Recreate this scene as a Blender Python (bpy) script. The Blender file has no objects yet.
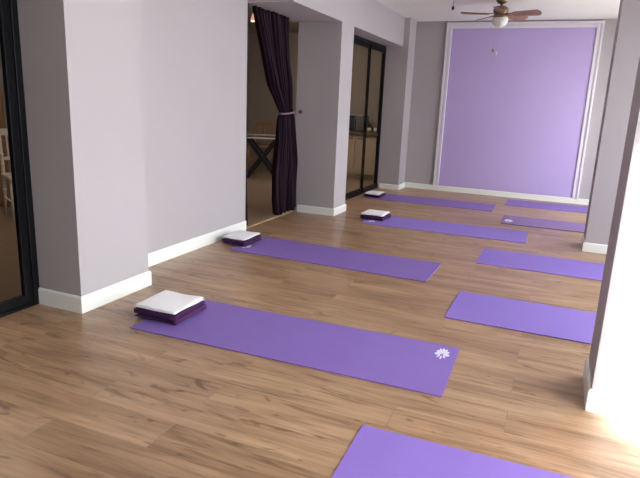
import bpy, bmesh, math, random
from mathutils import Vector, Matrix
random.seed(7)
scn = bpy.context.scene
col = scn.collection
R = math.radians

# ---------------------------------------------------------------- helpers
def lin(r, g, b):
    f = lambda c: (c / 255 / 12.92) if c / 255 <= 0.04045 else ((c / 255 + 0.055) / 1.055) ** 2.4
    return (f(r), f(g), f(b), 1)

def mat(name, c, rough=0.6, metal=0.0, spec=0.5, bump=0, bscale=200, var=0, vscale=3, sheen=0):
    m = bpy.data.materials.new(name); m.use_nodes = True
    nt = m.node_tree; b = nt.nodes['Principled BSDF']
    b.inputs['Base Color'].default_value = c
    b.inputs['Roughness'].default_value = rough
    b.inputs['Metallic'].default_value = metal
    b.inputs['Specular IOR Level'].default_value = spec
    if sheen: b.inputs['Sheen Weight'].default_value = sheen
    tc = nt.nodes.new('ShaderNodeTexCoord')
    if var:
        n = nt.nodes.new('ShaderNodeTexNoise'); n.inputs['Scale'].default_value = vscale; n.inputs['Detail'].default_value = 4
        nt.links.new(tc.outputs['Object'], n.inputs['Vector'])
        mr = nt.nodes.new('ShaderNodeMapRange'); mr.inputs['From Min'].default_value = .25; mr.inputs['From Max'].default_value = .75
        mr.inputs['To Min'].default_value = 1 - var; mr.inputs['To Max'].default_value = 1 + var
        nt.links.new(n.outputs['Fac'], mr.inputs['Value'])
        vm = nt.nodes.new('ShaderNodeVectorMath'); vm.operation = 'SCALE'; vm.inputs[0].default_value = c[:3]
        nt.links.new(mr.outputs[0], vm.inputs['Scale']); nt.links.new(vm.outputs[0], b.inputs['Base Color'])
    if bump:
        n = nt.nodes.new('ShaderNodeTexNoise'); n.inputs['Scale'].default_value = bscale; n.inputs['Detail'].default_value = 3
        nt.links.new(tc.outputs['Object'], n.inputs['Vector'])
        bp = nt.nodes.new('ShaderNodeBump'); bp.inputs['Strength'].default_value = bump; bp.inputs['Distance'].default_value = .002
        nt.links.new(n.outputs['Fac'], bp.inputs['Height']); nt.links.new(bp.outputs[0], b.inputs['Normal'])
    return m

def glass(name, tint, f0=.04, gain=1.0):
    m = bpy.data.materials.new(name); m.use_nodes = True
    nt = m.node_tree; nt.nodes.clear()
    N = nt.nodes.new; L = nt.links.new
    out = N('ShaderNodeOutputMaterial'); mix = N('ShaderNodeMixShader'); t = N('ShaderNodeBsdfTransparent'); g = N('ShaderNodeBsdfGlossy')
    t.inputs[0].default_value = tint; g.inputs['Roughness'].default_value = .01
    ge = N('ShaderNodeNewGeometry'); d = N('ShaderNodeVectorMath'); d.operation = 'DOT_PRODUCT'
    L(ge.outputs['Normal'], d.inputs[0]); L(ge.outputs['Incoming'], d.inputs[1])
    a = N('ShaderNodeMath'); a.operation = 'ABSOLUTE'; L(d.outputs['Value'], a.inputs[0])
    s = N('ShaderNodeMath'); s.operation = 'SUBTRACT'; s.inputs[0].default_value = 1; L(a.outputs[0], s.inputs[1])
    p = N('ShaderNodeMath'); p.operation = 'POWER'; p.inputs[1].default_value = 5; L(s.outputs[0], p.inputs[0])
    q = N('ShaderNodeMath'); q.operation = 'MULTIPLY_ADD'; q.inputs[1].default_value = (1 - f0) * gain; q.inputs[2].default_value = f0; q.use_clamp = True
    L(p.outputs[0], q.inputs[0]); L(q.outputs[0], mix.inputs[0]); L(t.outputs[0], mix.inputs[1]); L(g.outputs[0], mix.inputs[2]); L(mix.outputs[0], out.inputs[0])
    return m

def emit(name, c, s):
    m = mat(name, c); b = m.node_tree.nodes['Principled BSDF']
    b.inputs['Emission Color'].default_value = c; b.inputs['Emission Strength'].default_value = s
    return m

def wood_floor():
    m = bpy.data.materials.new('oak_laminate'); m.use_nodes = True
    nt = m.node_tree; b = nt.nodes['Principled BSDF']; N = nt.nodes.new; L = nt.links.new
    tc = N('ShaderNodeTexCoord')
    br = N('ShaderNodeTexBrick'); br.offset = .37; br.offset_frequency = 2
    br.inputs['Scale'].default_value = 1; br.inputs['Brick Width'].default_value = 1.28; br.inputs['Row Height'].default_value = .19
    br.inputs['Mortar Size'].default_value = .0016; br.inputs['Mortar Smooth'].default_value = .2; br.inputs['Bias'].default_value = 0
    br.inputs['Color1'].default_value = (0, 0, 0, 1); br.inputs['Color2'].default_value = (1, 1, 1, 1); br.inputs['Mortar'].default_value = (.5, .5, .5, 1)
    L(tc.outputs['Object'], br.inputs['Vector'])
    # plank id shifts the grain so every board differs
    sep = N('ShaderNodeVectorMath'); sep.operation = 'SCALE'; sep.inputs['Scale'].default_value = 7.0
    L(br.outputs['Color'], sep.inputs[0])
    ad = N('ShaderNodeVectorMath'); ad.operation = 'ADD'; L(tc.outputs['Object'], ad.inputs[0]); L(sep.outputs[0], ad.inputs[1])
    def noise(sx, sy, detail, dist=0, rough=.55):
        mp = N('ShaderNodeMapping'); mp.inputs['Scale'].default_value = (sx, sy, 1); L(ad.outputs[0], mp.inputs['Vector'])
        n = N('ShaderNodeTexNoise'); n.inputs['Scale'].default_value = 1; n.inputs['Detail'].default_value = detail
        n.inputs['Distortion'].default_value = dist; n.inputs['Roughness'].default_value = rough
        L(mp.outputs[0], n.inputs['Vector']); return n.outputs['Fac']
    def ramp(src, pts):
        r = N('ShaderNodeValToRGB'); e = r.color_ramp.elements
        e[0].position, e[0].color = pts[0]; e[1].position, e[1].color = pts[-1]
        for p_, c_ in pts[1:-1]:
            k = e.new(p_); k.color = c_
        L(src, r.inputs[0]); return r.outputs[0]
    def mul(a, c):
        x = N('ShaderNodeMix'); x.data_type = 'RGBA'; x.blend_type = 'MULTIPLY'; x.inputs['Factor'].default_value = 1
        L(a, x.inputs['A']); L(c, x.inputs['B']); return x.outputs['Result']
    broad = ramp(noise(.9, 7, 4, .6), [(.28, lin(141, 110, 84)), (.5, lin(166, 134, 104)), (.75, lin(186, 155, 124))])
    fine = ramp(noise(3.5, 55, 5, .3), [(.3, (.80, .78, .76, 1)), (.62, (1.06, 1.06, 1.06, 1))])
    streak = ramp(noise(1.6, 17, 3, 1.4), [(.30, (.58, .52, .48, 1)), (.40, (.84, .82, .80, 1)), (.50, (1, 1, 1, 1))])
    knot = ramp(noise(3.2, 9, 2, 2.0), [(.27, (.52, .46, .42, 1)), (.33, (.80, .77, .75, 1)), (.38, (1, 1, 1, 1))])
    tone = ramp(br.outputs['Color'], [(0, (.93, .92, .92, 1)), (1, (1.06, 1.05, 1.04, 1))])
    seam = ramp(br.outputs['Fac'], [(0, (1, 1, 1, 1)), (1, (.80, .77, .75, 1))])
    c = broad
    for k in (fine, streak, knot, tone, seam): c = mul(c, k)
    L(c, b.inputs['Base Color'])
    rr = N('ShaderNodeMapRange'); rr.inputs['To Min'].default_value = .26; rr.inputs['To Max'].default_value = .40
    L(noise(1.5, 12, 3), rr.inputs['Value']); L(rr.outputs[0], b.inputs['Roughness'])
    b.inputs['Specular IOR Level'].default_value = .45
    bp = N('ShaderNodeBump'); bp.inputs['Strength'].default_value = .12; bp.inputs['Distance'].default_value = .002
    L(noise(3.5, 55, 5), bp.inputs['Height']); L(bp.outputs[0], b.inputs['Normal'])
    return m

def add_box(bm, x0, x1, y0, y1, z0, z1, bev=0, seg=2, M=None):
    r = bmesh.ops.create_cube(bm, size=1)
    vs = r['verts']
    for v in vs:
        v.co = Vector(((x0 + x1) / 2 + v.co.x * (x1 - x0), (y0 + y1) / 2 + v.co.y * (y1 - y0), (z0 + z1) / 2 + v.co.z * (z1 - z0)))
        if M: v.co = M @ v.co
    if bev:
        es = set(e for v in vs for e in v.link_edges)
        bmesh.ops.bevel(bm, geom=list(es), offset=bev, segments=seg, profile=.5, affect='EDGES')

def add_tube(bm, pts, rad, seg=10, cap=True):
    pts = [Vector(p) for p in pts]
    rads = rad if isinstance(rad, (list, tuple)) else [rad] * len(pts)
    rings = []; up = None
    for i, p in enumerate(pts):
        t = (pts[min(i + 1, len(pts) - 1)] - pts[max(i - 1, 0)]).normalized()
        if up is None: up = Vector((0, 0, 1)) if abs(t.z) < .9 else Vector((1, 0, 0))
        a = t.cross(up).normalized(); b_ = a.cross(t).normalized(); up = b_
        rings.append([bm.verts.new(p + (a * math.cos(k * 2 * math.pi / seg) + b_ * math.sin(k * 2 * math.pi / seg)) * rads[i]) for k in range(seg)])
    for r0, r1 in zip(rings, rings[1:]):
        for k in range(seg):
            bm.faces.new((r0[k], r0[(k + 1) % seg], r1[(k + 1) % seg], r1[k]))
    if cap:
        bm.faces.new(rings[0][::-1]); bm.faces.new(rings[-1])

def add_lathe(bm, prof, cx=0, cy=0, seg=32):
    rings = []
    for r, z in prof:
        rings.append([bm.verts.new((cx + max(r, .0004) * math.cos(k * 2 * math.pi / seg), cy + max(r, .0004) * math.sin(k * 2 * math.pi / seg), z)) for k in range(seg)])
    for r0, r1 in zip(rings, rings[1:]):
        for k in range(seg):
            bm.faces.new((r0[k], r0[(k + 1) % seg], r1[(k + 1) % seg], r1[k]))
    bm.faces.new(rings[0]); bm.faces.new(rings[-1][::-1])

def obj(name, bm, m, parent=None, smooth=False):
    bmesh.ops.recalc_face_normals(bm, faces=bm.faces)
    me = bpy.data.meshes.new(name); bm.to_mesh(me); bm.free()
    o = bpy.data.objects.new(name, me); col.objects.link(o)
    me.materials.append(m)
    if smooth:
        for p in me.polygons: p.use_smooth = True
    if parent: o.parent = parent
    return o

def box(name, m, x0, x1, y0, y1, z0, z1, parent=None, bev=0):
    bm = bmesh.new(); add_box(bm, x0, x1, y0, y1, z0, z1, bev); return obj(name, bm, m, parent)

def struct(name, m, *a, bev=0):
    o = box(name, m, *a, bev=bev); o['kind'] = 'structure'; return o

def thing(name, label, cat, loc=(0, 0, 0), rz=0, group=None):
    o = bpy.data.objects.new(name, None); col.objects.link(o); o.empty_display_size = .1
    o.location = loc; o.rotation_euler = (0, 0, rz)
    tag(o, label, cat, group); return o

def tag(o, label, cat, group=None):
    o['label'] = label; o['category'] = cat
    if group: o['group'] = group
    return o

def holder(name, kind='structure'):
    o = bpy.data.objects.new(name, None); col.objects.link(o); o['kind'] = kind; return o

# ---------------------------------------------------------------- materials
WALL = mat('greige_wall_paint', lin(173, 166, 169), .75, var=.02, vscale=1.2, bump=.15, bscale=160)
WHITE = mat('white_gloss_trim', lin(235, 236, 232), .35)
CEIL = mat('ceiling_paint', lin(238, 236, 232), .8, var=.015)
PURPLE = mat('lilac_panel_paint', lin(186, 166, 216), .6, var=.02, vscale=2, bump=.1)
LILACTRIM = mat('pale_lilac_trim', lin(226, 220, 230), .5)
FLOOR = wood_floor()
SIDEFLOOR = mat('tan_floor', lin(142, 122, 102), .35, var=.08, vscale=2)
BLACK = mat('black_anodised_frame', lin(11, 11, 16), .45, spec=.2)
DGLASS = glass('tinted_door_glass', (.86, .86, .84, 1), .008, .15)
CGLASS = glass('window_glass', (.97, .98, .98, 1), .04)
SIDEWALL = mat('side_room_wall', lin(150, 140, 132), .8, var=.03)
MAT_A = mat('yoga_mat_purple', lin(132, 107, 190), .62, bump=.35, bscale=420, var=.03, vscale=6)
MAT_B = mat('yoga_mat_deep_purple', lin(125, 98, 173), .62, bump=.35, bscale=420, var=.03, vscale=6)
MAT_C = mat('yoga_mat_dusky_purple', lin(124, 98, 150), .65, bump=.35, bscale=420, var=.03, vscale=6)
LOGO = mat('mat_print_white', lin(225, 220, 240), .6)
BLANKET = mat('aubergine_blanket', lin(72, 38, 78), .9, spec=.2, bump=.6, bscale=260, var=.12, vscale=30)
BLANKET_E = mat('aubergine_blanket_binding', lin(92, 52, 96), .7)
TOWEL = mat('white_towel', lin(246, 244, 247), .95, bump=.8, bscale=300)
CURT = mat('plum_curtain', lin(28, 10, 25), .6, spec=.12, bump=.4, bscale=90, var=.35, vscale=14)
BAND = mat('pearl_band', lin(112, 84, 104), .3)
BRASS = mat('antique_brass', lin(140, 118, 92), .3, metal=.8)
BLADE = mat('fan_blade_wood', lin(150, 112, 92), .45, var=.1, vscale=8)
BOWL = mat('frosted_bowl', lin(236, 236, 226), .35)
OAK = mat('beige_cabinet_front', lin(206, 186, 164), .45, var=.05, vscale=5)
COUNTER = mat('brown_worktop', lin(112, 88, 72), .35)
STEEL = mat('steel', lin(150, 150, 152), .3, metal=.9)
CHWOOD = mat('chair_wood', lin(150, 112, 84), .5, var=.1, vscale=9)
CHWHITE = mat('white_chair_paint', lin(222, 216, 208), .4)
BLACKMETAL = mat('black_table_leg', lin(22, 20, 28), .4)
CERAMIC = mat('pale_ceramic', lin(210, 200, 195), .3)
SCREEN = mat('microwave_window', lin(52, 62, 72), .15)
OUTSIDE = mat('balcony_tile', lin(190, 186, 178), .7, var=.04)

H = 2.665
XR = 4.05                      # glazed side
# ---------------------------------------------------------------- shell
struct('floor', FLOOR, -.38, XR + .1, -5.2, 7.0, -.08, 0)
struct('floor', SIDEFLOOR, -5.0, -.38, -5.2, 8.0, -.08, 0)
struct('floor', SIDEFLOOR, -.38, -.03, 7.0, 8.0, -.08, 0)
struct('trim_1', mat('threshold_strip', lin(178, 150, 116), .4), -.395, -.355, 2.56, 3.826, 0, .006)
struct('ceiling', CEIL, -.5, XR + .1, -5.2, 7.0, H, H + .1)
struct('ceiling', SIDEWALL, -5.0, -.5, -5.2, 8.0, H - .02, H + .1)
struct('wall_back', WALL, -.25, XR + .1, 6.903, 7.03, 0, H)
struct('wall_front', WALL, -5.0, XR + .1, -5.3, -5.2, 0, H)
struct('pillar', WALL, -.368, 0, 0, .633, 0, H)
struct('wall_left', WALL, -.45, -.309, .633, 2.545, 0, H)
struct('pillar', WALL, -.363, .181, 3.826, 4.233, 0, H)
struct('pillar', WALL, -.13, .272, 6.5, 6.903, 0, H)
struct('beam', WALL, -.45, .181, 2.545, 3.826, 2.245, H)
struct('beam', WALL, -.45, .181, 4.233, 6.5, 2.245, H)
struct('beam', WALL, -.309, 0.0, .633, 2.545, 2.42, H)
struct('beam', WALL, -.45, 0.0, -5.2, 0, 2.245, H)
struct('pillar', WALL, 2.985, 3.55, 3.615, 4.0, 0, H)
struct('pillar', WALL, 2.905, XR - .04, .188, .538, 0, H)
# side room
struct('wall_side', SIDEWALL, -5.1, -5.0, -5.2, 8.0, 0, H)
struct('wall_side', SIDEWALL, -5.0, -.13, 8.0, 8.1, 0, H)
struct('wall_side', SIDEWALL, -.13, -.03, 6.903, 8.0, 0, H)

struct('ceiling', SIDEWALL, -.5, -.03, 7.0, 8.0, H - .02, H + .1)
struct('wall_sun_blocker', WALL, XR + .1, 6.8, .40, .52, -.1, 4.6)  # unseen wall added outdoors to keep direct sun out of the far windows
# baseboards (one per stretch of wall, mitred around the piers)
def skirting(name, pts, h=.108, t=.014):
    """pts: polyline of the wall face on plan, room on the right-hand side of travel"""
    bm = bmesh.new()
    P = [Vector((x, y, 0)) for x, y in pts]
    nrm = []
    for a, b in zip(P, P[1:]):
        d = (b - a).normalized(); nrm.append(Vector((d.y, -d.x, 0)))
    outer = []
    for i, p in enumerate(P):
        if i == 0: o = nrm[0]
        elif i == len(P) - 1: o = nrm[-1]
        else: o = nrm[i - 1] + nrm[i]
        outer.append(o * t)
    for i in range(len(P) - 1):
        a, b = P[i], P[i + 1]
        prof = [(0, 0), (1, 0), (1, h - .01), (.55, h), (0, h)]
        va = [bm.verts.new(a + outer[i] * k + Vector((0, 0, z))) for k, z in prof]
        vb = [bm.verts.new(b + outer[i + 1] * k + Vector((0, 0, z))) for k, z in prof]
        n = len(prof)
        for k in range(n): bm.faces.new((va[k], va[(k + 1) % n], vb[(k + 1) % n], vb[k]))
        bm.faces.new(va[::-1]); bm.faces.new(vb)
    o = obj(name, bm, WHITE); o['kind'] = 'structure'; return o
skirting('baseboard_left', [(-.355, 0), (0, 0), (0, .633), (-.309, .633), (-.309, 2.545)])
skirting('baseboard_left', [(-.30, 3.826), (.181, 3.826), (.181, 4.233), (-.06, 4.233)], .092)
skirting('baseboard_left', [(-.05, 6.5), (.272, 6.5), (.272, 6.903)], .082)
skirting('baseboard_back', [(.282, 6.903), (XR - .05, 6.903)], .086)
skirting('baseboard_right', [(3.55, 3.615), (3.55, 4.0), (2.985, 4.0), (2.985, 3.615), (3.55, 3.615)][1:], .092)
skirting('baseboard_right', [(XR - .06, .538), (2.905, .538), (2.905, .188), (XR - .06, .188)])
for o in bpy.data.objects:
    pass

# lilac panel with its moulded frame on the back wall
struct('trim_2', PURPLE, .853, 2.905, 6.893, 6.903, .086, 2.55)
def moulding(name, x0, x1, z0, z1, m):
    """two raised beads with a groove between, running round three sides"""
    bm = bmesh.new()
    Y = 6.903
    for a, b, d in ((0, .030, .034), (.030, .052, .014), (.052, .088, .028)):
        add_box(bm, x0 + a, x0 + b, Y - d, Y, z0, z1 - a, .003)
        add_box(bm, x1 - b, x1 - a, Y - d, Y, z0, z1 - a, .003)
        add_box(bm, x0 + b, x1 - b, Y - d, Y, z1 - b, z1 - a, .003)
    o = obj(name, bm, m); o['kind'] = 'structure'
moulding('trim_3', .765, 2.993, .086, 2.640, LILACTRIM)

# ---------------------------------------------------------------- glazing
def framed_glass(name, plane, a0, a1, z0, z1, stiles, fw=.055, ft=.06, gm=CGLASS, fm=None, side='x', rail=.07):
    """a glazed wall in the plane x=plane, stiles at the given y positions"""
    h = holder(name)
    bm = bmesh.new(); hf = ft / 2
    add_box(bm, plane - hf, plane + hf, a0, a0 + fw, z0, z1, .004)
    add_box(bm, plane - hf, plane + hf, a1 - fw, a1, z0, z1, .004)
    add_box(bm, plane - hf, plane + hf, a0 + fw, a1 - fw, z0, z0 + rail, .004)
    add_box(bm, plane - hf, plane + hf, a0 + fw, a1 - fw, z1 - fw, z1, .004)
    for s in stiles: add_box(bm, plane - hf, plane + hf, s - fw / 2, s + fw / 2, z0 + rail, z1 - fw, .004)
    obj('window_frame', bm, fm, h)
    e = [a0 + fw] + [v for s in stiles for v in (s - fw / 2, s + fw / 2)] + [a1 - fw]
    for i in range(0, len(e), 2):
        box('window_pane', gm, plane - .003, plane + .003, e[i], e[i + 1], z0 + rail, z1 - fw, h)
    return h
WF = mat('white_window_frame', lin(225, 225, 225), .4)
framed_glass('window_1', XR, -2.76, .19, 0, 2.56, [-1.5], gm=CGLASS, fm=WF)
framed_glass('window_2', XR, .54, 3.55, 0, 2.3, [2.0], gm=CGLASS, fm=WF)
framed_glass('window_3', XR, 4.3, 6.6, 0, 2.3, [5.45], gm=CGLASS, fm=WF)
struct('wall_right', WALL, XR - .05, XR + .1, -2.76, .19, 2.56, H)
struct('wall_right', WALL, XR - .05, XR + .1, -5.2, -2.76, 0, H)
struct('wall_right', WALL, XR - .05, XR + .1, .54, 7.0, 2.3, H)
struct('wall_right', WALL, XR - .05, XR + .1, .19, .54, 0, H)
struct('wall_right', WALL, XR - .05, XR + .1, 3.55, 4.3, 0, 2.3)
struct('wall_right', WALL, XR - .05, XR + .1, 6.6, 7.0, 0, 2.3)
struct('floor', OUTSIDE, XR + .1, 9.0, -8, 9, -.15, -.02)

def door_frame_glass(name, X, spans, z1, w=.058, ht=.05, fw=.045, lt=.017):
    """dark sliding doors in the plane x=X; spans = [(y0,y1,offset)] one leaf each"""
    h = holder(name)
    y0 = min(s[0] for s in spans); y1 = max(s[1] for s in spans)
    bm = bmesh.new()
    add_box(bm, X - ht, X + ht, y1 - fw, y1, 0, z1, .004)
    add_box(bm, X - ht, X + ht, y0, y0 + fw, 0, z1, .004)
    add_box(bm, X - ht, X + ht, y0 + fw, y1 - fw, z1 - .05, z1, .004)
    add_box(bm, X - ht, X + ht, y0 + fw, y1 - fw, 0, .022, .003)
    obj('door_frame', bm, BLACK, h)
    for a, b, off in spans:
        a2 = a + (fw if a == y0 else 0); b2 = b - (fw if b == y1 else 0)
        bm = bmesh.new(); xa, xb = X + off - lt, X + off + lt
        add_box(bm, xa, xb, a2, a2 + w, .022, z1 - .05, .003)
        add_box(bm, xa, xb, b2 - w, b2, .022, z1 - .05, .003)
        add_box(bm, xa, xb, a2 + w, b2 - w, .022, .082, .003)
        add_box(bm, xa, xb, a2 + w, b2 - w, z1 - .105, z1 - .05, .003)
        lf = obj('door_leaf', bm, BLACK, h)
        box('glass_pane', DGLASS, X + off - .003, X + off + .003, a2 + w, b2 - w, .082, z1 - .105, lf)
    return h
door_frame_glass('door_1', -.40, [(-1.45, 0, .024), (-2.85, -1.40, -.024)], 2.245)
door_frame_glass('door_2', -.40, [(-5.2, -2.85, .024)], 2.245)
door_frame_glass('door_3', -.115, [(4.233, 5.775, -.011), (5.765, 6.5, .011)], 2.245, .014, .03, .026, .010)
# doorway jamb beside the recessed wall
h = holder('door_4'); bm = bmesh.new()
add_box(bm, -.40, -.315, 2.545, 2.585, 0, 2.245, .004)
obj('door_frame', bm, BLACK, h)

# ---------------------------------------------------------------- yoga mats
def make_mat(L, W, t=.0055, wave=0.0, seed=0):
    bm = bmesh.new(); rnd = random.Random(seed)
    nx, ny = 48, 16
    ph = [rnd.uniform(0, 6.28) for _ in range(4)]
    def cr(u, v):                                  # rounded corners
        x, y = u * L, v * W; r = .012
        return x, y
    def zz(u, v):
        e = max(0, abs(v - .5) * 2 - .8) / .2; f = max(0, abs(u - .5) * 2 - .94) / .06
        return wave * (.5 + .5 * math.sin(u * 11 + ph[0])) * e + wave * 1.2 * (.5 + .5 * math.sin(v * 7 + ph[1])) * f
    top = [[bm.verts.new((*cr(i / nx, j / ny), t + zz(i / nx, j / ny))) for j in range(ny + 1)] for i in range(nx + 1)]
    bot = [[bm.verts.new((*cr(i / nx, j / ny), max(0.0003, zz(i / nx, j / ny)))) for j in range(ny + 1)] for i in range(nx + 1)]
    for i in range(nx):
        for j in range(ny):
            bm.faces.new((top[i][j], top[i + 1][j], top[i + 1][j + 1], top[i][j + 1]))
            bm.faces.new((bot[i][j], bot[i][j + 1], bot[i + 1][j + 1], bot[i + 1][j]))
    for i in range(nx):
        bm.faces.new((top[i][0], bot[i][0], bot[i + 1][0], top[i + 1][0]))
        bm.faces.new((top[i][ny], top[i + 1][ny], bot[i + 1][ny], bot[i][ny]))
    for j in range(ny):
        bm.faces.new((top[0][j], top[0][j + 1], bot[0][j + 1], bot[0][j]))
        bm.faces.new((top[nx][j], bot[nx][j], bot[nx][j + 1], top[nx][j + 1]))
    return bm

def lotus(parent, x, y, s, z=.0062, rot=0):
    """the white lotus-like print: petals in two rows with a stroke below"""
    bm = bmesh.new()
    def petal(a, l, w, base=.0):
        n = 10; pts = []
        for k in range(n + 1):
            u = k / n; pts.append((u, w * math.sin(math.pi * u) ** .8))
        d = Vector((math.cos(a), math.sin(a), 0)); q = Vector((-d.y, d.x, 0))
        L_ = [d * (base + u * l) + q * ww for u, ww in pts]; R_ = [d * (base + u * l) - q * ww for u, ww in pts[-2:0:-1]]
        vs = [bm.verts.new(p + Vector((0, 0, 0))) for p in L_ + R_]
        f = bm.faces.new(vs)
    for k in range(7): petal(R(90 + (k - 3) * 30), .5, .11, .07)
    for k in range(3): petal(R(270 + (k - 1) * 48), .32, .06, .12)
    for v in bm.verts: v.co = Vector((v.co.x * s, v.co.y * s * 2.1, 0))
    bmesh.ops.triangulate(bm, faces=bm.faces)
    r = bmesh.ops.extrude_face_region(bm, geom=bm.faces[:])
    for v in [g for g in r['geom'] if isinstance(g, bmesh.types.BMVert)]: v.co.z -= .0008
    o = obj('logo', bm, LOGO, parent); o.location = (x, y, z); o.rotation_euler = (0, 0, rot)
    o['label'] = 'white flower print'
    return o

LM, WM = 1.816, .61
mats = [
 # x, y, theta, material, label, logos[(u,v,size,rot)]
 (.421, -.053, 1.24, MAT_B, 'nearest left purple yoga mat with white flower print at its far right corner', [(1.757, .475, .074, 0)]),
 (-.027, 1.784, -.97, MAT_B, 'second left purple yoga mat, starting at the recessed grey wall before the curtain', [(.075, .165, .07, 0)]),
 (.615, 3.607, .77, MAT_A, 'third left purple yoga mat, just beyond the curtained doorway pillar', [(.08, .165, .07, 0)]),
 (.077, 5.354, .61, MAT_B, 'farthest left purple yoga mat, starting in front of the black glass sliding door', []),
 (2.011, -1.028, 1.30, MAT_A, 'purple yoga mat cut off by the bottom edge of the photo', []),
 (2.068, 1.050, -.43, MAT_A, 'second right purple yoga mat, running behind the bright near right pillar', []),
 (2.067, 2.546, .11, MAT_A, 'third right purple yoga mat, just in front of the grey far right pillar', []),
 (2.089, 4.580, 1.46, MAT_C, 'dusky purple yoga mat with a small white print by its left end', [(.075, .21, .10, 0)]),
 (2.011, 6.032, 1.84, MAT_B, 'farthest right purple yoga mat, lying along the lilac wall panel', []),
]
for i, (x, y, t, m, lab, logos) in enumerate(mats):
    o = obj('yoga_mat', make_mat(1.838 if i == 0 else LM, WM, wave=.0008, seed=i), m)
    o.location = (x, y, 0); o.rotation_euler = (0, 0, R(t))
    tag(o, lab, 'yoga mat', 'purple yoga mats in two rows on the floor')
    for (u, v, s, r) in logos: lotus(o, u, v, s, .0062, r)

# ---------------------------------------------------------------- folded blankets and towels
def slab(bm, x0, x1, y0, y1, z0, z1, seed, amp=.003, fold='x0', nx=16, ny=16):
    """a soft folded layer: pillow-edged slab with ripples"""
    rnd = random.Random(seed); p = [rnd.uniform(0, 6.28) for _ in range(6)]
    def w(u, v): return amp * (math.sin(u * 5 + p[0]) * math.sin(v * 4 + p[1]) + .5 * math.sin(u * 11 + p[2] + v * 5))
    def edge(u, v):
        e = min(u, 1 - u, v, 1 - v) * 12
        return 1 - max(0, 1 - e) ** 2
    h = (z1 - z0) / 2; zc = (z0 + z1) / 2
    T, B = {}, {}
    for i in range(nx + 1):
        for j in range(ny + 1):
            # denser at the borders
            u = .5 - .5 * math.cos(math.pi * i / nx); v = .5 - .5 * math.cos(math.pi * j / ny)
            x = x0 + u * (x1 - x0) + .004 * math.sin(v * 6 + p[3]); y = y0 + v * (y1 - y0) + .004 * math.sin(u * 6 + p[4])
            k = max(.12, edge(u, v))
            T[i, j] = bm.verts.new((x, y, zc + h * k + w(u, v)))
            if i in (0, nx) or j in (0, ny): B[i, j] = T[i, j]
            else: B[i, j] = bm.verts.new((x, y, max(z0, zc - h * k + min(0, w(u, v)))))
    for i in range(nx):
        for j in range(ny):
            bm.faces.new((T[i, j], T[i + 1, j], T[i + 1, j + 1], T[i, j + 1]))
            bm.faces.new((B[i, j], B[i, j + 1], B[i + 1, j + 1], B[i + 1, j]))

def stack(x, y, sx, sy, rz, hb, ht, seed, where, z0=.0078, bdx=.01, tdx=0, tdy=0, drop=0):
    b = thing('folded_blanket', 'aubergine blanket under white towel, ' + where, 'blanket', (x, y, 0), R(rz), 'folded blankets at the ends of the left mats')
    bm = bmesh.new(); n = 3; dz = hb / n
    rnd = random.Random(seed + 50)
    for k in range(n):
        ox, oy = rnd.uniform(-.006, .006), rnd.uniform(-.006, .008)
        slab(bm, ox, sx + ox, oy, sy + oy, z0 + k * dz, z0 + (k + 1) * dz, seed + k, .0008)
    # the rolled folds closing the layers on two sides
    for k in range(2):
        zc = z0 + dz * (k + 1)
        if k == 0: add_tube(bm, [(sx - .016 + rnd.uniform(-.002, .002), sy * q / 8, zc) for q in range(9)], dz * .8, 10)
        else: add_tube(bm, [(sx * q / 8, .016 + rnd.uniform(-.002, .002), zc) for q in range(9)], dz * .8, 10)
    o = obj('blanket_body', bm, BLANKET, b, True)
    bm = bmesh.new()       # the corner that sticks out at the back
    slab(bm, sx * .10, sx * .55, sy * .93, sy + .035, z0 + hb * .68, z0 + hb + .001, seed + 9, .002, nx=10, ny=8)
    e = obj('blanket_corner', bm, BLANKET_E, b, True)
    t = thing('folded_towel', 'white towel on aubergine blanket, ' + where, 'towel', (x, y, 0), R(rz), 'folded white towels on the blankets')
    bm = bmesh.new(); zt = z0 + hb + .0045
    slab(bm, tdx, sx + tdx - .012, tdy, sy + tdy - .012, zt, zt + ht * .55, seed + 20, .001)
    slab(bm, tdx + .002, sx + tdx - .014, tdy + .003, sy + tdy - .012, zt + ht * .5, zt + ht, seed + 21, .0018)
    obj('towel_layers', bm, TOWEL, t, True)
stack(.335, .083, .315, .325, 0.5, .060, .022, 1, 'at the left end of foreground mat')
stack(-.205, 1.925, .255, .33, 0, .052, .018, 2, 'against the recessed wall')
stack(.525, 3.84, .29, .32, -2, .046, .020, 3, 'just beyond the doorway pillar')
stack(.035, 5.44, .24, .33, 0, .036, .018, 4, 'farthest, before the black glass sliding door')

# ---------------------------------------------------------------- curtain
def interp(t, tab):
    for (a, va), (b, vb) in zip(tab, tab[1:]):
        if a >= t >= b:
            k = (a - t) / (a - b + 1e-9); return va + (vb - va) * k
    return tab[-1][1] if t < tab[-1][0] else tab[0][1]
def curtain_mesh(tl, tr, X, amp, folds, z1, z0, nz=70, nu=110, seed=0):
    bm = bmesh.new(); rnd = random.Random(seed); ph = [rnd.uniform(0, 6) for _ in range(8)]
    rows = []
    for i in range(nz + 1):
        z = z1 + (z0 - z1) * i / nz
        a, b = interp(z, tl), interp(z, tr)
        pinch = min(1, abs(z - 1.21) / .35); row = []
        for j in range(nu + 1):
            u = j / nu
            uu = u + .012 * math.sin(7 * u + z * 3 + ph[1])
            dx = amp * (.45 + .55 * pinch) * (math.sin(uu * folds * 2 * math.pi + ph[0]) + .35 * math.sin(uu * folds * 4.7 * math.pi + ph[2] + z * 1.5)) + .01 * math.sin(z * 4 + u * 9)
            row.append(bm.verts.new((X + dx, a + (b - a) * u, z - (.012 * math.sin(u * 20 + ph[3]) if i == nz else 0))))
        rows.append(row)
    for r0, r1 in zip(rows, rows[1:]):
        for j in range(nu): bm.faces.new((r0[j], r0[j + 1], r1[j + 1], r1[j]))
    return bm
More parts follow.
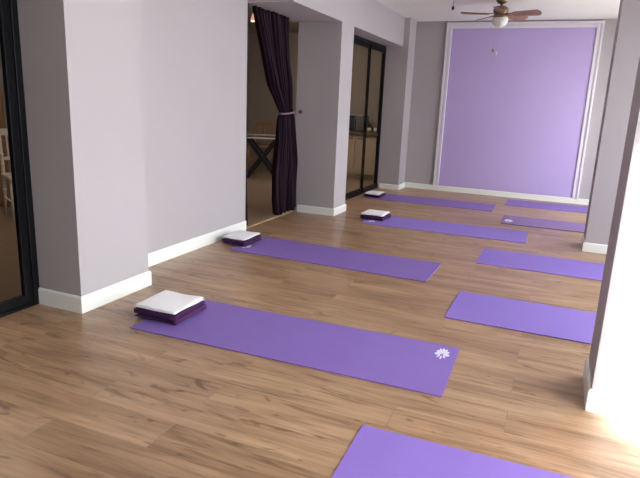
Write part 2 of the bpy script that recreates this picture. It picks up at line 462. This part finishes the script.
TL = [(2.245, 2.68), (2.071, 2.752), (1.758, 2.91), (1.503, 3.054), (1.371, 3.201), (1.21, 3.357), (1.155, 3.31), (.91, 3.298), (.8, 3.255), (.544, 3.193), (.235, 3.184), (.06, 3.22)]
TR = [(2.245, 3.46), (1.807, 3.499), (1.525, 3.57), (1.267, 3.60), (1.21, 3.645), (1.152, 3.677), (.892, 3.723), (.621, 3.79), (.336, 3.80), (.05, 3.80)]
ct = thing('curtain', 'dark plum curtain tied back to the pillar in the doorway', 'curtain', (-.33, 3.6, 0))
bm = curtain_mesh(TL, TR, 0, .030, 8, 2.243, .045, seed=3)
for v in bm.verts: v.co.y -= 3.6
o = obj('curtain_cloth', bm, CURT, ct, True)
sm = o.modifiers.new('thick', 'SOLIDIFY'); sm.thickness = .004
bm = bmesh.new()
ring = [(.052 * math.cos(a), -.085 + .165 * math.sin(a) , 1.212 + .012 * math.sin(a)) for a in [k * 2 * math.pi / 32 for k in range(33)]]
add_tube(bm, ring, .011, 8, False)
o = obj('tieback', bm, BAND, ct, True); o['label'] = 'pearly tieback band'
hk = thing('tieback_hook', 'small round tieback knob on the pillar beside the plum curtain', 'curtain hook', (-.28, 3.826, 1.225))
bm = bmesh.new(); add_tube(bm, [(0, 0, 0), (0, -.05, 0)], .007, 10); add_tube(bm, [(0, -.045, 0), (0, -.05, 0), (0, -.066, 0), (0, -.07, 0)], [.008, .022, .022, .01], 14)
obj('knob', bm, BLANKET_E, hk, True)
# narrow second curtain behind the wall edge
o = obj('curtain', curtain_mesh([(2.245, 2.59), (1.2, 2.59), (.04, 2.59)], [(2.245, 2.63), (1.2, 2.63), (.5, 2.64), (.04, 2.67)], -.36, .012, 2, 2.243, .045, 20, 24, 5), CURT, None, True)
sm = o.modifiers.new('thick', 'SOLIDIFY'); sm.thickness = .004
tag(o, 'narrow bunched plum curtain edge by the dark jamb at the recessed wall', 'curtain')

# ---------------------------------------------------------------- ceiling fan
fx, fy = 1.755, 5.1
YAW = 7.6
fan = thing('ceiling_fan', 'brown five-blade ceiling fan with frosted light bowl before the lilac panel', 'ceiling fan', (fx, fy, H))
bm = bmesh.new(); add_lathe(bm, [(.02, 0), (.066, -.001), (.068, -.02), (.055, -.05), (.03, -.062), (.015, -.065)]); obj('canopy', bm, BRASS, fan, True)
bm = bmesh.new(); add_lathe(bm, [(.013, -.06), (.013, -.10)], seg=14); obj('downrod', bm, BRASS, fan, True)
bm = bmesh.new(); add_lathe(bm, [(.02, -.088), (.06, -.092), (.088, -.112), (.094, -.14), (.085, -.165), (.06, -.18), (.075, -.185), (.085, -.20), (.088, -.222)]); obj('motor_housing', bm, BRASS, fan, True)
bm = bmesh.new(); add_lathe(bm, [(.03, -.223), (.092, -.224), (.096, -.24), (.092, -.275), (.07, -.31), (.035, -.328), (.008, -.333), (.004, -.334)]); obj('light_bowl', bm, BOWL, fan, True)
def blade_bm():
    bm = bmesh.new(); n = 18; L0, L1 = .15, .49
    T = []; B = []
    for i in range(n + 1):
        u = i / n; x = L0 + (L1 - L0) * u
        w = .052 + .024 * u
        if u > .85: w *= math.sqrt(max(0.02, 1 - ((u - .85) / .15) ** 2))
        if u < .08: w *= .75 + .25 * u / .08
        for lst, z in ((T, .003), (B, -.003)): lst.append([bm.verts.new((x, s * w, z)) for s in (-1, -.5, 0, .5, 1)])
    for i in range(n):
        for j in range(4):
            bm.faces.new((T[i][j], T[i + 1][j], T[i + 1][j + 1], T[i][j + 1])); bm.faces.new((B[i][j], B[i][j + 1], B[i + 1][j + 1], B[i + 1][j]))
        bm.faces.new((T[i][0], B[i][0], B[i + 1][0], T[i + 1][0])); bm.faces.new((T[i][4], T[i + 1][4], B[i + 1][4], B[i][4]))
    for e in (0, n):
        for j in range(4): bm.faces.new((T[e][j], T[e][j + 1], B[e][j + 1], B[e][j]))
    return bm
first = None
for k, ph in enumerate((-22, 50, 122, 194, 266)):
    rot = (R(-17), 0, R(ph + YAW))
    if first is None:
        first = obj('fan_blade', blade_bm(), BLADE, fan)
        bm = bmesh.new(); add_box(bm, .07, .19, -.018, .018, .003, .009, .002); add_box(bm, .17, .20, -.04, .04, .003, .008, .002)
        iron = obj('blade_iron', bm, BRASS, first); c = first
    else:
        c = first.copy(); col.objects.link(c); c.parent = fan
        d = iron.copy(); col.objects.link(d); d.parent = c
    c.location = (0, 0, -.185); c.rotation_euler = rot
for dx, dy, zb, nm in ((-.035, -.082, -.60, BRASS), (.008, -.088, -.635, CERAMIC)):
    bm = bmesh.new(); add_tube(bm, [(dx, dy, -.215), (dx, dy, zb)], .0012, 6)
    c = obj('pull_chain', bm, STEEL, fan)
    bm = bmesh.new(); add_lathe(bm, [(.003, zb + .012), (.010, zb), (.013, zb - .016), (.009, zb - .03), (.003, zb - .034)], dx, dy, 14)
    obj('chain_fob', bm, nm, c, True)
hk = thing('ceiling_hook', 'small dark pendant hook hanging from the ceiling left of the fan', 'hook', (1.15, 5.2, H))
bm = bmesh.new(); add_tube(bm, [(0, 0, 0), (0, 0, -.07)], .003, 6); obj('cord', bm, BRASS, hk)
bm = bmesh.new(); add_lathe(bm, [(.006, -.06), (.015, -.066), (.016, -.095), (.010, -.105), (.004, -.108)], seg=16); obj('hook_body', bm, BLACKMETAL, hk, True)

# ---------------------------------------------------------------- side room furniture
# trestle table with crossed black legs
tb = thing('dining_table', 'table with pale-edged top and crossed black legs seen through the curtained doorway', 'table', (-2.25, 6.5, 0), R(27))
bm = bmesh.new(); add_box(bm, -.40, .40, -.43, .43, .705, .717, .003); o = obj('tabletop', bm, DGLASS, tb); o['label'] = 'glass tabletop'
bm = bmesh.new()
for y in (-.44, .44): add_box(bm, -.42, .42, y - .01, y + .01, .70, .722, .003)
for x in (-.41, .41): add_box(bm, x - .01, x + .01, -.43, .43, .70, .722, .003)
o = obj('tabletop_edge', bm, CERAMIC, tb); o['label'] = 'pale edge of the tabletop'
for sy in (-.35, .35):
    for s in (-1, 1):
        bm = bmesh.new(); M = Matrix.Translation((0, sy + s * .022, .355)) @ Matrix.Rotation(s * R(38), 4, 'Y')
        add_box(bm, -.03, .03, -.02, .02, -.44, .44, .004, M=M)
        bmesh.ops.bisect_plane(bm, geom=bm.verts[:] + bm.edges[:] + bm.faces[:], plane_co=(0, 0, .001), plane_no=(0, 0, -1), clear_outer=True)
        bmesh.ops.holes_fill(bm, edges=bm.edges[:])
        bmesh.ops.bisect_plane(bm, geom=bm.verts[:] + bm.edges[:] + bm.faces[:], plane_co=(0, 0, .699), plane_no=(0, 0, 1), clear_outer=True)
        bmesh.ops.holes_fill(bm, edges=bm.edges[:])
        obj('leg', bm, BLACKMETAL, tb)
bm = bmesh.new(); add_box(bm, -.025, .025, -.37, .37, .33, .38, .004); obj('stretcher', bm, BLACKMETAL, tb)

def dining_chair(label, m, loc, rz, group=None, ornate=False):
    c = thing('dining_chair', label, 'chair', loc, R(rz), group)
    bm = bmesh.new(); add_box(bm, -.21, .21, -.21, .2, .43, .465, .012); obj('seat', bm, m, c)
    for sx in (-.185, .185):
        bm = bmesh.new(); add_tube(bm, [(sx, -.18, .44), (sx * 1.04, -.19, .2), (sx * 1.08, -.2, 0)], [.017, .015, .012], 10); obj('leg', bm, m, c, True)
        bm = bmesh.new(); add_tube(bm, [(sx * 1.04, .24, 0), (sx, .2, .2), (sx, .185, .45), (sx, .20, .65), (sx * .98, .25, .92)], [.012, .015, .018, .016, .014], 10)
        if ornate:
            for zz_, yy in ((.28, .195), (.36, .19), (.56, .192), (.66, .20), (.8, .225)): add_lathe(bm, [(.016, zz_ - .012), (.024, zz_), (.016, zz_ + .012)], sx, yy, 12)
        obj('leg', bm, m, c, True)
    bm = bmesh.new()
    add_box(bm, -.175, .175, .225, .255, .86, .93, .008); add_box(bm, -.175, .175, .19, .21, .60, .635, .005)
    for k in range(5 if ornate else 3):
        n = 5 if ornate else 3; sx = -.12 + .24 * k / (n - 1)
        add_tube(bm, [(sx, .2, .62), (sx, .24, .88)], .008 if ornate else .012, 8)
    obj('backrest', bm, m, c)
    bm = bmesh.new()
    for z in (.16, .26): add_tube(bm, [(-.19, -.19, z), (.19, -.19, z)], .009, 8)
    for sx in (-.188, .188): add_tube(bm, [(sx, -.19, .2), (sx, .2, .2)], .009, 8)
    obj('stretcher', bm, m, c)
    return c
dining_chair('wooden chair left behind the crossed-leg table', CHWOOD, (-2.78, 7.38, 0), 12)
dining_chair('wooden chair right behind the crossed-leg table, nearer the plum curtain', CHWOOD, (-2.12, 7.42, 0), -4)
dining_chair('white turned-wood chair seen through the dark glass at the left edge', CHWHITE, (-2.60, 1.85, 0), 62, ornate=True)

cb = thing('tall_cupboard', 'brown wooden cupboard behind the white chair beyond the left glass door', 'cupboard', (-3.52, 2.06, 0), R(-40))
box('body', CHWOOD, -.2, .2, -.25, .25, 0, 1.35, cb, .005)
for s in (-1, 1):
    d = box('door', CHWOOD, .2, .222, min(0, s * .245) + .004, max(0, s * .245) - .004, .06, 1.32, cb, .004)
    bm = bmesh.new(); add_tube(bm, [(.225, s * .03, .62), (.25, s * .03, .64), (.25, s * .03, .76), (.225, s * .03, .78)], .006, 8); obj('handle', bm, STEEL, d, True)

pl = thing('pendant_lamp', 'lit glass pendant lamp hanging in the room behind the curtain', 'lamp', (-1.50, 4.745, H - .02))
bm = bmesh.new(); add_tube(bm, [(0, 0, 0), (0, 0, -.16)], .004, 8); obj('cord', bm, BLACKMETAL, pl)
bm = bmesh.new(); add_lathe(bm, [(.006, -.15), (.010, -.16), (.016, -.19), (.030, -.24), (.032, -.25), (.015, -.252)], seg=24)
obj('lamp_shade', bm, emit('warm_shade', lin(235, 180, 150), .6), pl, True)

# kitchen run against the far wall, facing the camera
cab_x = [(-1.33, -.805), (-.80, -.245)]
for i, (a, b) in enumerate(cab_x):
    w = b - a
    c = thing('base_cabinet', ['left beige kitchen cabinet under the microwave behind the sliding glass',
                               'right beige kitchen cabinet behind the sliding glass door'][i], 'cabinet', ((a + b) / 2, 7.32, 0), 0, 'kitchen base cabinets')
    box('carcass', OAK, -w / 2, w / 2, .02, .62, .09, .81, c)
    box('plinth', OAK, -w / 2, w / 2, .07, .6, 0, .09, c)
    d = box('door', OAK, -w / 2 + .003, w / 2 - .003, 0, .02, .10, .79, c, .003)
    d['label'] = 'plain beige cabinet door'
    bm = bmesh.new(); s = 1 if i == 0 else -1; add_tube(bm, [(s * (w / 2 - .16), -.001, .735), (s * (w / 2 - .16), -.028, .735), (s * (w / 2 - .05), -.028, .735), (s * (w / 2 - .05), -.001, .735)], .007, 8)
    obj('handle', bm, BLACKMETAL, d, True)
wt = box('worktop', COUNTER, -1.35, -.22, 7.29, 7.95, .812, .85, None, .004)
tag(wt, 'brown worktop running across the beige kitchen cabinets', 'worktop')
mw = thing('microwave', 'grey microwave on the brown worktop behind the sliding glass', 'microwave', (-.98, 7.5, .85))
box('body', mat('microwave_case', lin(140, 142, 146), .4), -.24, .24, 0, .36, .012, .30, mw, .006)
d = box('door', SCREEN, -.225, .11, -.02, 0, .03, .285, mw, .004); d['label'] = 'dark microwave window'
bm = bmesh.new(); add_tube(bm, [(.10, -.022, .05), (.10, -.045, .06), (.10, -.045, .25), (.10, -.022, .26)], .007, 8); obj('handle', bm, STEEL, d, True)
box('control_panel', STEEL, .125, .228, -.018, 0, .03, .285, mw, .003)
for k in range(4):
    bm = bmesh.new(); add_lathe(bm, [(.012, 0), (.012, .014)], (-.2, .2)[k % 2], (.04, .32)[k // 2], 10); obj('foot', bm, BLACKMETAL, mw)
for k, (x, y, lab) in enumerate([(-.60, 7.45, 'pale cup on the worktop, leftmost of three'), (-.48, 7.5, 'pale cup on the worktop, middle of three'), (-.37, 7.44, 'pale cup on the worktop, rightmost of three')]):
    c = thing('cup', lab, 'cup', (x, y, .851), 0, 'cups on the kitchen worktop')
    bm = bmesh.new(); add_lathe(bm, [(.025, 0), (.034, .01), (.040, .085), (.037, .085), (.031, .014), (.01, .012)], seg=20); obj('body', bm, CERAMIC, c, True)
    bm = bmesh.new(); add_tube(bm, [(.036, 0, .07), (.06, 0, .065), (.062, 0, .035), (.034, 0, .025)], .005, 8); obj('handle', bm, CERAMIC, c, True)

# ---------------------------------------------------------------- light
w = bpy.data.worlds.new('sky'); scn.world = w; w.use_nodes = True
bg = w.node_tree.nodes['Background']; bg.inputs[0].default_value = (.89, .93, .96, 1); bg.inputs[1].default_value = 9.0
sun = bpy.data.lights.new('sun', 'SUN'); sun.energy = 33; sun.angle = R(2.2); sun.color = (1, .95, .87)
so = bpy.data.objects.new('sun', sun); col.objects.link(so)
d = Vector((-.375, .927, -.42)).normalized(); so.rotation_euler = d.to_track_quat('-Z', 'Y').to_euler()
for y0, y1, z1 in ((-2.71, .15, 2.5), (.6, 3.5, 2.25), (4.35, 6.55, 2.25)):
    l = bpy.data.lights.new('window_portal', 'AREA'); l.shape = 'RECTANGLE'; l.size = y1 - y0; l.size_y = z1; l.cycles.is_portal = True
    p = bpy.data.objects.new('window_portal', l); col.objects.link(p); p.location = (XR + .06, (y0 + y1) / 2, z1 / 2)
    p.rotation_euler = Vector((-1, 0, 0)).to_track_quat('-Z', 'Z').to_euler()
lp = bpy.data.lights.new('pendant_bulb', 'POINT'); lp.energy = 6; lp.color = (1, .78, .55); lp.shadow_soft_size = .03
lo = bpy.data.objects.new('pendant_bulb', lp); col.objects.link(lo); lo.location = (-1.5, 4.745, 2.33)

kl = thing('fill_light', 'round fill light added in the kitchen behind the glass', 'fill light', (-.95, 6.3, H - .02))  # unseen fill added to brighten the kitchen and its cabinets
bm = bmesh.new(); add_lathe(bm, [(.02, 0), (.16, 0), (.16, -.03), (.02, -.03)]); obj('base', bm, STEEL, kl, True)
bm = bmesh.new(); add_lathe(bm, [(.02, -.031), (.15, -.031), (.13, -.06), (.06, -.075), (.01, -.078)]); obj('diffuser', bm, emit('kitchen_fill_glow', lin(255, 235, 215), 110), kl, True)
kl = thing('fill_light', 'round fill light added in the room behind the left glass door', 'fill light', (-2.2, .9, H - .02))  # second added fill, out of view, lifts the dark behind the left door
bm = bmesh.new(); add_lathe(bm, [(.02, 0), (.16, 0), (.16, -.03), (.02, -.03)]); obj('base', bm, STEEL, kl, True)
bm = bmesh.new(); add_lathe(bm, [(.02, -.031), (.15, -.031), (.13, -.06), (.06, -.075), (.01, -.078)]); obj('diffuser', bm, emit('left_fill_glow', lin(255, 235, 215), 90), kl, True)
# ---------------------------------------------------------------- camera
cam = bpy.data.cameras.new('camera'); co = bpy.data.objects.new('camera', cam); col.objects.link(co); scn.camera = co
cam.sensor_fit = 'HORIZONTAL'; cam.sensor_width = 36; cam.lens = 564.509 / 640 * 36; cam.clip_start = .05
fw = Vector((-0.36845998, 0.89942588, -0.23509643)); rt = Vector((0.92063798, 0.38814471, 0.0420642)); up = Vector((-0.12908506, 0.20093973, 0.97106142))
Mx = Matrix((rt, up, -fw)).transposed().to_4x4(); Mx.translation = Vector((2.61952384, -2.51458033, 1.34567764)); co.matrix_world = Mx
scn.view_settings.view_transform = 'Standard'; scn.view_settings.look = 'None'; scn.view_settings.gamma = 1
scn.view_settings.use_curve_mapping = False; scn.view_settings.exposure = 0.0
